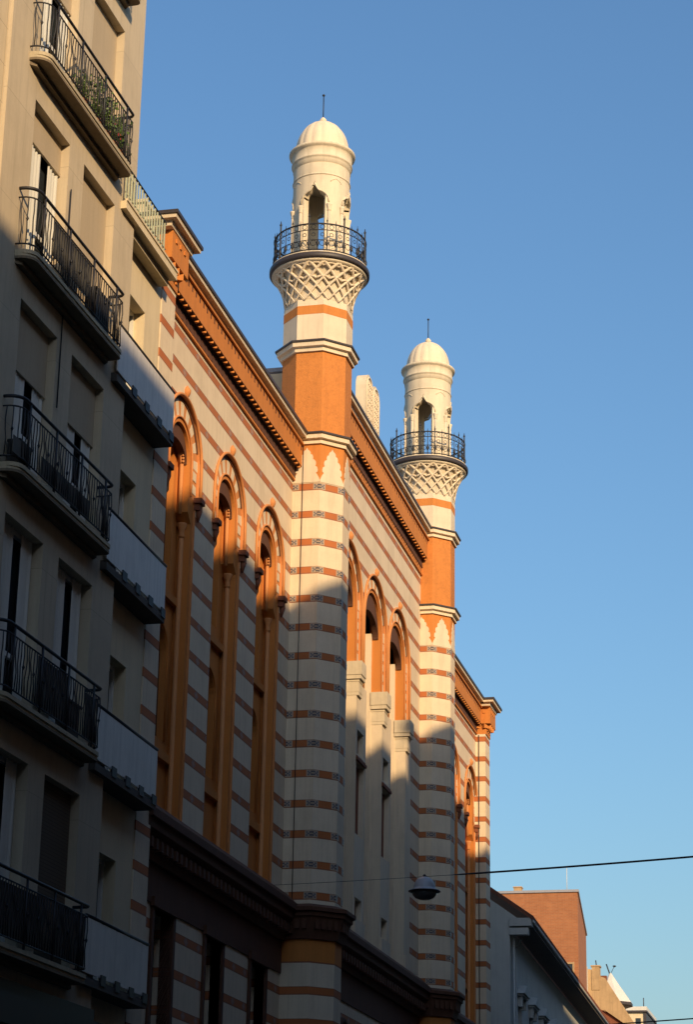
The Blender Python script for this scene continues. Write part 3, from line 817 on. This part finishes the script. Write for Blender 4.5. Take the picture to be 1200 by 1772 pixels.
# balconies
BY0, BY1 = 27.06-34, 30.90-34
def bal_path(off, n=6):
    """plan polyline of the balcony edge with rounded corners, from the wall and back to it"""
    r = .22; x = off; pts = [(0, BY0)]
    pts += [(x-r+r*math.sin(a), BY0+r-r*math.cos(a)) for a in [PI/2*i/n for i in range(n+1)]]
    pts += [(x-r*.4+r*.4*math.cos(a), BY1-r*.4+r*.4*math.sin(a)) for a in [PI/2*i/n for i in range(n+1)]]
    pts += [(0, BY1)]
    return pts
def balcony(fz, cfg):
    r = empty('balcony', (0,0,0), 0, ap)
    b = MB()
    b.prism(bal_path(.30), fz-.06, fz); b.prism(bal_path(.28), fz-.10, fz-.0601)
    b.build('slab','concrete',r)
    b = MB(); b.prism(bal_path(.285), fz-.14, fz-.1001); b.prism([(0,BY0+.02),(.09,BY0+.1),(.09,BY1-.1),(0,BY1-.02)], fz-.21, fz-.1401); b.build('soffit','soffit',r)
    b = MB(); pth = bal_path(.27)
    z1 = fz+1.0
    b.tube([(x,y,z1) for x,y in pth], .026, 6); b.tube([(x,y,z1-.15) for x,y in pth], .013, 5); b.tube([(x,y,fz+.09) for x,y in pth], .014, 5)
    # points along the path
    P = [Vector(p) for p in pth]; L = [0]
    for i in range(1, len(P)): L.append(L[-1]+(P[i]-P[i-1]).length)
    s_ = .06; k = 0
    while s_ < L[-1]-.03:
        i = max(j for j in range(len(L)) if L[j] <= s_); i = min(i, len(P)-2)
        q = P[i].lerp(P[i+1], (s_-L[i])/max(L[i+1]-L[i],1e-6))
        post = k%11 == 5
        if post: b.tube([(q.x,q.y,fz),(q.x,q.y,z1)], .02, 5)
        else:
            w = .010; jig = random.uniform(-.006,.006)
            zz = [fz+.09, fz+.35, fz+.5, fz+.65, z1-.15]
            b.tube([(q.x+(0.012*math.sin(j*1.6+k) if 0<j<4 else 0), q.y+(.012*math.cos(j*1.5+k*2) if 0<j<4 else 0)+jig, zz[j]) for j in range(5)], w, 4)
            if k%4 == 1: b.lathe((q.x,q.y), [(.005,fz+.46),(.024,fz+.5),(.005,fz+.54)], 5)
        s_ += .095; k += 1
    b.build('railing','iron',r)
    if cfg:
        for (ya, yb, za, zb2) in cfg:
            b = MB(); b.box((.235, ya-34, fz+za), (.245, yb-34, fz+zb2)); b.build('screen','mesh',r)
CF = {0:[(27.3,29.2,.12,.82),(29.7,30.75,.1,.85)], 1:[(28.4,29.6,.1,.84),(30.3,30.7,.1,.8)], 2:[(26.95,27.6,.1,.35),(28.0,30.0,.1,.42)], 3:[(27.9,29.5,.28,.86)], 4:None, 5:None, 6:None}
for k, fz in enumerate(FLOORS): balcony(fz, CF[k])
b = MB(); b.tube([(.03,27.0-34+1.93+.02,17.9-.0),(.03,28.95-34,14.2)], .012, 5); b.build('cable','iron',ap)

# things on the balconies (world placement through the building frame)
def bw(x, y, z):
    v = Matrix.Rotation(AZB, 3, 'Z') @ Vector((x, y-34, 0)); return (v.x-11.4, v.y+34, z)
def plant(y, z, s, lab, red=0, seed=1):
    rnd = random.Random(seed)
    r = empty('potted_plant', bw(.15, y, z))
    tag(r, lab, 'potted plant', 'potted plants on the balconies')
    b = MB(); b.lathe((0,0), [(.06,0),(.085,.16),(.095,.17),(.095,.19),(.07,.19)], 12); b.build('pot','pot',r)
    b = MB()
    for i in range(int(260*s)):
        th = rnd.uniform(0,2*PI); rr = abs(rnd.gauss(0,.14*s)); zz = .2+rnd.random()*.62*s
        c = Vector((rr*math.cos(th)*.7, rr*math.sin(th)*1.3, zz))
        d = Vector((rnd.uniform(-1,1), rnd.uniform(-1,1), rnd.uniform(-.6,1))).normalized(); e = d.cross(Vector((rnd.uniform(-1,1),rnd.uniform(-1,1),.3))).normalized()
        l = rnd.uniform(.04,.085); w = l*.35
        b.add([c-d*l*.5, c+e*w, c+d*l*.5, c-e*w], [(0,1,2,3)])
    for i in range(int(7*s)+3):
        th = rnd.uniform(0,2*PI); b.tube([(0,0,.15),(.07*math.cos(th),.1*math.sin(th),.45*s),(.12*math.cos(th),.2*math.sin(th),.75*s)], [.006,.005,.003], 4)
    b.build('foliage','leaf',r)
    if red:
        b = MB()
        for i in range(red):
            c = Vector((rnd.uniform(-.06,.12), rnd.uniform(-.15,.15), rnd.uniform(.25,.5)))
            for j in range(6):
                a = j*PI/3; b.add([c, c+Vector((.01,.022*math.cos(a),.022*math.sin(a))), c+Vector((.01,.022*math.cos(a+.9),.022*math.sin(a+.9)))], [(0,1,2)])
        b.build('flowers','petal',r)
ZF = FLOORS[4]
plant(28.9, ZF, .75, 'small leafy plant left of the others on the topmost full balcony', 0, 3)
plant(29.55, ZF, 1.15, 'tallest bushy green plant in the middle of the top balcony', 0, 4)
plant(29.95, ZF, 1.0, 'trailing plant beside the tallest one on the top balcony', 0, 5)
plant(30.3, ZF, .8, 'plant with red flowers near the right end of the top balcony', 16, 6)
plant(30.6, ZF, .95, 'leafy plant at the far right corner of the top balcony', 0, 8)
def clutter(name, y, z, sz, mat, lab, cat):
    r = MB(); x0 = .03
    a, h = sz
    r.box((-.09,-a/2,0),(.09,a/2,h)); r.box((-.10,-a/2-.01,h-.04),(.10,a/2+.01,h))
    r.box((-.095,-a/2+.04,h*.4),(.096,a/2-.04,h*.44))
    o = r.build(name, mat); o.location = bw(.13, y, z+.001); o.rotation_euler = (0,0,AZB); tag(o, lab, cat, 'storage boxes on the balconies')
clutter('storage_box', 30.1, FLOORS[3], (.62,.66), 'nearblack', 'dark storage box near the right end of the balcony with the grey fabric screen', 'box')
clutter('storage_box', 27.45, FLOORS[2], (.45,.40), 'nearblack', 'black box in the rounded left corner of the balcony with white curtains behind it', 'box')
clutter('storage_box', 29.9, FLOORS[1], (.5,.55), 'concrete_d', 'dark grey box on the second lowest balcony of the beige house', 'box')

# neighbour on the far left ----------------------------------------------------
nb = empty('stone_faced_building', (-11.4, 34, 0), AZB); tag(nb, 'pale stone faced building filling the left edge beside the beige house', 'building')
b = MB(); b.holed(rect(10-34, YL-.004, 0, 30), [rect(12-34+k*4.0, 13.4-34+k*4.0, 6+3.32*f, 8.3+3.32*f) for k in range(3) for f in range(7)], -.06, 0, .2); b.build('wall','stone',nb)
for k in range(3):
    for f in range(7):
        b = MB(); y = 12-34+k*4.0; z = 6+3.32*f
        b.box((-.30,y,z),(-.24,y+1.4,z+2.3),0); b.build('pane','glass',nb)
b = MB(); b.box((-8,10-34,29.99),(.2,YL-.01,30.3)); b.build('roof','slate',nb)

# ================================================================ WHITE BALCONY HOUSE
wb = empty('balcony_building', (0,0,0)); tag(wb, 'narrow cream building with white sheeted balconies between the beige house and the synagogue', 'building')
XB = -11.70; WY0, WY1 = 31.2, 34.245
PT = [16.60-3.225*k for k in range(4)]       # panel tops
b = MB(); holes = []
for z in PT+[19.82]:
    if z < 19: holes.append(rect(32.25, 33.42, z-.9, z+1.22))
b.holed(rect(WY0, WY1, 5.4, 18.72), holes, XB, 0, .22, 0)
b.add([(XB,WY1,5.4),(-20,WY1,5.4),(-20,WY1,18.72),(XB,WY1,18.72)],[(0,1,2,3)])
b.build('wall','wcream',wb)
b = MB(); b.box((-20,WY0,0),(XB+.02,WY1-.01,5.4)); b.build('shade_dark_plinth','nearblack',wb)  # street level shade put into the near-black colour here too
b = MB(); b.box((-20,WY0,18.3),(-12.0,WY1-.01,18.70)); b.build('roof','slate',wb)
b = MB(); b.box((-19,WY0,18.7),(-13.6,WY1-.02,21.4)); b.build('penthouse','wcream',wb)
for z in PT:
    r = empty('window', (0,0,0), 0, wb)
    b = MB()
    for (a,c_,d,e) in ((32.25,32.31,z-.9,z+1.22),(33.36,33.42,z-.9,z+1.22),(32.31,33.36,z+1.15,z+1.22),(32.81,32.87,z-.9,z+1.15)): b.box((XB-.26,a,d),(XB-.20,c_,e))
    b.build('frame','whitep',r)
    b = MB(); b.box((XB-.30,32.25,z-.9),(XB-.27,33.42,z+1.22)); b.build('pane','glass',r)
    bl = empty('balcony', (0,0,0), 0, wb)
    xo = -11.35
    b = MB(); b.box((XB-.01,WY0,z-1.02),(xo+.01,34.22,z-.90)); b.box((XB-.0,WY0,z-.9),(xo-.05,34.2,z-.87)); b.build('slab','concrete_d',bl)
    b = MB(); b.box((xo-.012,WY0,z-.84),(xo+.008,34.2,z-.035)); b.box((XB+.03,34.18,z-.84),(xo-.012,34.2,z-.035)); b.build('panel','panel',bl)
    b = MB(); b.tube([(xo,WY0,z),(xo,34.21,z),(XB,34.21,z)], .024, 6)
    for q in range(4):
        y = 31.95+q*.68
        b.box((xo-.0,y,z-.95),(xo+.028,y+.22,z-.79)); b.box((xo-.035,y+.07,z-.9),(xo-.012,y+.12,z))
    b.build('rail','iron',bl)
tr = empty('terrace', (0,0,0), 0, wb)
b = MB(); b.box((XB-.3,WY0,18.72),(-11.35,34.05,18.86)); b.box((-11.38,WY0,18.86),(-11.33,34.06,18.90)); b.build('slab','wcream',tr)
b = MB(); b.box((XB+.02,WY0,18.60),(XB+.2,34.0,18.718)); b.build('soffit_moulding','concrete',tr)
b = MB()
b.tube([(-11.38,WY0,19.52),(-11.38,33.35,19.52)], .02, 6, 1); b.tube([(-11.38,WY0,19.02),(-11.38,33.4,19.02)], .012, 5)
y = WY0
while y < 33.4:
    b.box((-11.39,y,18.9),(-11.37,y+.035,19.5)); y += .14
for q in range(14): b.box((-11.39-q*.1-.03,33.36,18.9),(-11.39-q*.1,33.38,19.5))
b.box((-12.8,33.35,19.5),(-11.37,33.39,19.53),1)
b.build('railing',['greenrail','iron'],tr)

# ================================================================ GREY HOUSE beyond the synagogue
AZF = math.radians(1.763)
gh = empty('grey_house', (-11.43, 72, 0), AZF); tag(gh, 'grey shaded house with a long dark eave and pedimented windows beyond the synagogue', 'building')
LEN = 42
b = MB(); holes = []
WY = [2.6+3.1*i for i in range(12)]
for y in WY:
    for z in (9.1, 5.6): holes.append(rect(y-.5, y+.5, z, z+1.9))
b.holed(rect(0, LEN, 0, 13.15), holes, 0, 0, .25, 0)
b.add([(0,0,0),(-9,0,0),(-9,0,14.5),(-1.2,0,14.5),(.45,0,13.33),(0,0,13.3)],[(0,1,2,3,4,5)])
b.add([(-1.2,0,14.5),(-9,0,14.5),(-4.5,0,17.0)],[(0,1,2)])
b.build('wall','grey',gh)
b = MB(); b.box((.0,-.06,12.92),(.62,.30,13.14)); b.box((.0,-.08,13.2),(.74,.30,13.46)); b.build('eave_return','greytrim',gh)
b = MB()
b.add([(.78,-.1,13.46),(.78,LEN,13.46),(-4.5,LEN,17.1),(-4.5,-.1,17.1),(.78,-.1,13.38),(.78,LEN,13.38),(-4.5,LEN,17.0),(-4.5,-.1,17.0)],[(0,1,2,3),(4,5,6,7),(0,3,7,4),(0,1,5,4)])
y = 0
while y < LEN:
    b.tube([(.78,y,13.48),(-1.5,y,15.06)], .05, 5); y += .25
b.build('roof','tile',gh)
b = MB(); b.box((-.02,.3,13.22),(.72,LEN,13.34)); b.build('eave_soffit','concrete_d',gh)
b = MB(); b.tube([(.74,.0,13.36),(.74,LEN,13.36)], .065, 8); b.build('gutter','greytrim',gh)
b = MB(); b.tube([(.10,.55,0),(.10,.55,12.5),(.3,.55,12.85)], .06, 8); b.tube([(.10,.30,0),(.10,.30,12.9)], .035, 6); b.build('downpipe','greytrim',gh)
w0 = empty('window', (0, WY[0], 9.1), 0, gh)
b = MB(); b.box((-.02,-.62,-.12),(.12,.62,.0)); b.build('sill','greytrim',w0)
b = MB(); b.box((-.02,-.60,1.9),(.06,.60,2.1)); b.box((-.02,-.72,2.1),(.20,.72,2.17))
b.plate([(-.80,2.17),(.80,2.17),(0,2.52)], -.02, .26); b.box((0,-.62,1.75),(.16,-.48,2.1)); b.box((0,.48,1.75),(.16,.62,2.1)); b.build('pediment','greytrim',w0)
b = MB()
for a, c_ in ((-.5,-.43),(.43,.5),(-.03,.03)): b.box((-.22,a,0),(-.17,c_,1.9))
b.box((-.22,-.43,1.3),(-.17,.43,1.36)); b.build('frame','whitep',w0)
b = MB(); b.box((-.26,-.5,0),(-.24,.5,1.9)); b.build('pane','glass',w0)
for i, y in enumerate(WY):
    for z in (9.1, 5.6):
        if i == 0 and z == 9.1: continue
        c = copy_tree(w0, gh); c.location = (0, y, z)

# ================================================================ far buildings
def at(px, py, Y):
    d = Vector((px-600, py-886, 3802)); w = Vector((sum(RX[r][k]*d[k] for k in range(3)) for r in range(3)))
    return Vector((0,0,1.6))+w*(Y/w.y)
bt = empty('brick_block', (0,0,0)); tag(bt, 'plain orange brick block with a flat roof rising behind the grey house', 'building')
Yb = 125
pA = at(860,1543,Yb); pB = at(1000,1543,Yb); zT = pB.z
# far corner of the right side face
pC = at(1014,1575,Yb+16)
b = MB(); xr = pB.x
b.prism([(pA.x-4,Yb),(xr,Yb),(pC.x,Yb+16),(pA.x-4,Yb+16)], 0, zT); b.build('wall','brick',bt)
b = MB(); b.prism([(pA.x-4,Yb-.08),(xr+.08,Yb-.08),(pC.x+.08,Yb+16),(pA.x-4,Yb+16)], zT, zT+.14); b.build('coping','slate',bt)
pw = at(981,1668,Yb); b = MB(); b.box((pw.x-.35,Yb-.04,pw.z-1.4),(pw.x+.35,Yb+.0,pw.z)); b.build('window','glass',bt)
b = MB(); b.box((pw.x+.35,Yb-.1,pw.z-1.4),(pw.x+.45,Yb,pw.z+.1)); b.box((pw.x-.45,Yb-.1,pw.z),(pw.x+.35,Yb,pw.z+.1)); b.build('window_frame','tan',bt)
ph = at(897,1543,Yb+2); b = MB(); b.box((ph.x-.22,Yb+1.8,ph.z-.3),(ph.x+.22,Yb+2.3,ph.z+.22)); b.box((ph.x-.26,Yb+1.75,ph.z+.22),(ph.x+.26,Yb+2.35,ph.z+.28)); b.build('chimney','tan',bt)
pn = at(982,1543,Yb+3); b = MB(); b.tube([(pn.x,Yb+3,pn.z-.2),(pn.x,Yb+3,pn.z+1.4)], .02, 5); b.build('antenna','zinc',bt)

tn = empty('tan_house', (0,0,0)); tag(tn, 'tan rendered gable wall with a short chimney right of the brick block', 'house')
Yt = 150
q = [at(1008,1678,Yt),at(1022,1676,Yt),at(1037,1688,Yt),at(1048,1692,Yt),at(1105,1780,Yt),at(1105,1850,Yt),at(1008,1850,Yt)]
b = MB(); n = len(q); D_ = 9
b.add([(p.x,Yt,max(p.z,0)) for p in q]+[(p.x-1.0,Yt+D_,max(p.z,0)) for p in q], [tuple(range(n)),tuple(range(2*n-1,n-1,-1))]+[(i,(i+1)%n,n+(i+1)%n,n+i) for i in range(n)])
b.build('gable_wall','tan',tn)
c0 = at(1033,1672,Yt+.3); b = MB(); b.box((c0.x-.30,Yt-.05,c0.z-1.6),(c0.x+.22,Yt+.7,c0.z-.05)); b.box((c0.x-.36,Yt-.1,c0.z-.05),(c0.x+.28,Yt+.75,c0.z+.04)); b.build('chimney','tan',tn)
b = MB(); b.tube([(c0.x,Yt+.3,c0.z),(c0.x-.05,Yt+.3,c0.z+.42)], .04, 6); b.lathe((c0.x-.02,Yt+.3), [(.10,c0.z+.04),(.12,c0.z+.07),(.05,c0.z+.1)], 8); b.build('chimney_pipe','iron',tn)
e0 = at(1017,1700,Yt-.2); e1 = at(1017,1722,Yt-.2)
b = MB(); b.box((e0.x-.10,Yt-.5,0),(e0.x+.02,Yt-.02,at(1017,1672,Yt-.2).z)); b.build('white_edge_pier','zinc',tn)
# red tiled lower roof
lr = empty('red_roofed_house', (0,0,0)); tag(lr, 'low house with a red brown roof under the tan gable wall', 'house')
Yl = 138; q = [at(1036,1745,Yl),at(1046,1748,Yl),at(1085,1775,Yl),at(1085,1860,Yl),at(1036,1860,Yl)]
b = MB(); b.add([(p.x,Yl,max(p.z,0)) for p in q]+[(p.x,Yl+8,max(p.z,0)) for p in q], [(0,1,2,3,4)]+[(i,(i+1)%5,5+(i+1)%5,5+i) for i in range(5)]); b.build('wall','tile',lr)
b = MB(); b.add([(q[1].x,Yl-.2,q[1].z+.05),(q[2].x,Yl-.2,q[2].z+.05),(q[2].x,Yl+8,q[2].z+.05),(q[1].x,Yl+8,q[1].z+.05)],[(0,1,2,3)]); b.build('roof','tile',lr)
# turret
tu = empty('turret_building', (0,0,0)); tag(tu, 'building with a pale pointed metal turret roof and dark eave behind the tan gable', 'building')
Yu = 165; ca = at(1056,1683,Yu); eL = at(1020,1733,Yu); eR = at(1097,1735,Yu)
cxu = ca.x+.05; ru = eR.x-cxu
b = MB(); prof = [(ru,eR.z),(ru*.78,eR.z+.5),(ru*.5,eR.z+(ca.z-eR.z)*.5),(ru*.2,eR.z+(ca.z-eR.z)*.82),(.05,ca.z)]
b.lathe((cxu,Yu), prof, 8, 0, None, False, PI/8); b.build('turret_roof','zinc',tu)
b = MB(); b.lathe((cxu,Yu), [(ru*.7,eR.z-.35),(ru*1.0,eR.z-.2),(ru*1.0,eR.z-.01)], 8, 0, None, False, PI/8); b.build('eave','lead',tu)
b = MB(); b.lathe((cxu,Yu), [(ru*.68,0),(ru*.68,eR.z-.3)], 8, 0, None, False, PI/8); b.build('wall','wcream',tu)
b = MB(); b.tube([(cxu-.05,Yu,ca.z-.1),(cxu-.3,Yu,ca.z+.65)], .05, 5); k_ = at(1052,1675,Yu); b.tube([(cxu,Yu,ca.z-.1),(cxu+.3,Yu,ca.z+.5)], .02, 4); b.lathe((cxu+.3,Yu), [(.02,ca.z+.4),(.16,ca.z+.5),(.02,ca.z+.56)], 8); b.build('roof_finials','iron',tu)
b = MB(); d0 = at(1042,1690,Yu-1); b.box((d0.x-.5,Yu-1,d0.z-.8),(d0.x+.35,Yu-.6,d0.z+.1)); b.build('dormer','brownred',tu)
fl = empty('flat_roofed_building', (0,0,0)); tag(fl, 'small cream flat roofed building at the far right end of the street', 'building')
Yv = 180; a0 = at(1086,1746,Yv); a1 = at(1117,1748,Yv)
b = MB(); b.box((a0.x-3,Yv,0),(a1.x,Yv+8,a1.z)); b.build('wall','wcream',fl)
b = MB(); b.box((a0.x-3,Yv-.2,a1.z),(a1.x+.15,Yv+8,a1.z+.3)); b.build('roof_slab','zinc',fl)
b = MB(); b.box((a0.x-3,Yv-.22,a1.z-.15),(a1.x+.17,Yv+8,a1.z-.002)); b.box((a1.x-.1,Yv-.1,a1.z-3),(a1.x+.08,Yv+8.05,a1.z-.16)); b.tube([(a1.x-.1,Yv,a1.z+.3),(a1.x-.1,Yv,a1.z+1.0)], .04, 5); b.build('roof_edge','lead',fl)
b = MB(); b.box((a1.x-.75,Yv-.06,a1.z-2.6),(a1.x-.35,Yv,a1.z-.6)); b.build('window','glass',fl)

# ================================================================ overhead lamp and cables
YC = 44.0
l0 = at(735,1540,YC)
cA = at(850,1509,YC); cB = at(1200,1482,YC)
def cab(x):                    # height of the main cable at x
    t = (x-cA.x)/(cB.x-cA.x); return cA.z+(cB.z-cA.z)*t
b = MB()
pts = [(x, YC, cab(x)+.0035*(x-cA.x)*(x-cB.x)*.6) for x in [-11.99+i*(13.99/30) for i in range(31)]]
b.tube(pts, [.005 if p[0] < l0.x+.6 else .021 for p in pts], 6); tag(b.build('overhead_cable','iron'), 'thicker dark cable carrying the street lamp across the street', 'cable', 'cables over the street')
b = MB(); e0 = at(1115,1768,40); e1 = at(1200,1762,40); sl = (e1.z-e0.z)/(e1.x-e0.x)
b.tube([(x,40,e0.z+sl*(x-e0.x)) for x in (-12.1,-5,2)], .012, 5); tag(b.build('overhead_cable','iron'), 'thin dark cable crossing the bottom right corner of the view', 'cable', 'cables over the street')
lp = empty('street_lamp', (l0.x, YC, 0)); tag(lp, 'grey domed street lamp hanging from a cable in front of the right striped pier', 'street lamp')
Rl = .31; zl = l0.z
b = MB(); b.lathe((0,0), [(Rl*1.0,zl-.025),(Rl*.98,zl+.0),(Rl*.74,zl+.03),(Rl*.72,zl+.06),(Rl*.66,zl+.14),(Rl*.5,zl+.22),(Rl*.28,zl+.26),(.03,zl+.275)], 40); b.build('shade','lamp_grey',lp)
b = MB(); b.lathe((0,0), [(Rl*1.02,zl-.035),(Rl*1.06,zl-.03),(Rl*1.06,zl-.02),(Rl*.9,zl-.012)], 40); b.build('rim','lead',lp)
b = MB(); b.lathe((0,0), [(.02,zl-.20),(Rl*.35,zl-.19),(Rl*.62,zl-.155),(Rl*.78,zl-.10),(Rl*.86,zl-.03)], 40); b.build('bowl','lamp_bowl',lp)
zc = cab(l0.x)+.0035*(l0.x-cA.x)*(l0.x-cB.x)*.6
b = MB(); b.tube([(0,0,zl+.26),(0,0,zc)], .014, 5); b.lathe((0,0), [(.01,zl+.27),(.04,zl+.30),(.01,zl+.33)], 8); b.lathe((0,0), [(.01,zc-.04),(.03,zc-.02),(.03,zc+.01),(.01,zc+.03)], 8); b.build('hanger','lead',lp)

# ================================================================ houses across the street (they shade this side)
def opp(y0, y1, h, lab):
    r = empty('street_house', (0,0,0)); tag(r, lab, 'building', 'houses across the street')
    X = 2.0; b = MB(); holes = []; ys = []
    y = y0+1.3
    while y < y1-1.9: ys.append(y); y += 2.9
    zs = [1.0+3.6*k for k in range(int((h-1.5)//3.6))]
    for y in ys:
        for z in zs: holes.append(rect(y, y+1.2, z, z+2.1))
    b.holed(rect(y0, y1, 0, h-.4), holes, X, 0, -.25, 0)
    b.box((X+.4,y0,0),(X+12,y1,h-.4)); b.build('wall','opp',r)
    b = MB(); b.box((X-.06,y0+.01,0),(X-.005,y1-.01,9.5)); b.build('bounce_dimmer','opp_low',r)  # added dark facing, dims light bounced onto the lower walls opposite
    b = MB(); b.box((X-.35,y0,h-.4),(X+12,y1,h)); b.build('cornice','concrete_d',r)
    for z in zs:
        b = MB()
        for y in ys: b.box((X+.26,y,z),(X+.30,y+1.2,z+2.1))
        b.build('window_row','glass',r)
HS = 16.0+13.65*.65
opp(-46, 14, HS-.15, 'tall house across the street beginning behind the camera')
opp(14.02, 30.0, HS, 'tall house across the street beside the camera')
opp(30.02, 38.3, HS-1.3, 'house with a lower roof between the tall ones across the street')
opp(38.32, 48.4, HS+.05, 'tall house across the street beyond the lower roofed one')
opp(48.42, 66, HS-1.0, 'slightly lower house across the street further along')
opp(66.02, 101, 21.5, 'longer house across the street far along')

# unseen house added behind the camera, blocks low sky light along the street
r = empty('street_house', (0,0,0)); tag(r, 'unseen house added behind the camera to block low sky light', 'building', 'houses across the street')
b = MB(); b.box((-26,-52,0),(1.9,-34,25)); b.build('wall','opp',r)
b = MB(); b.box((-26.3,-52.3,25),(1.95,-33.6,25.5)); b.build('cornice','concrete_d',r)
for z in (1,4.6,8.2,11.8,15.4,19.0):
    for k in range(8):
        b = MB(); b.box((-23+k*3.0,-34,z),(-21.8+k*3.0,-33.95,z+2.1)); b.build('window','glass',r)
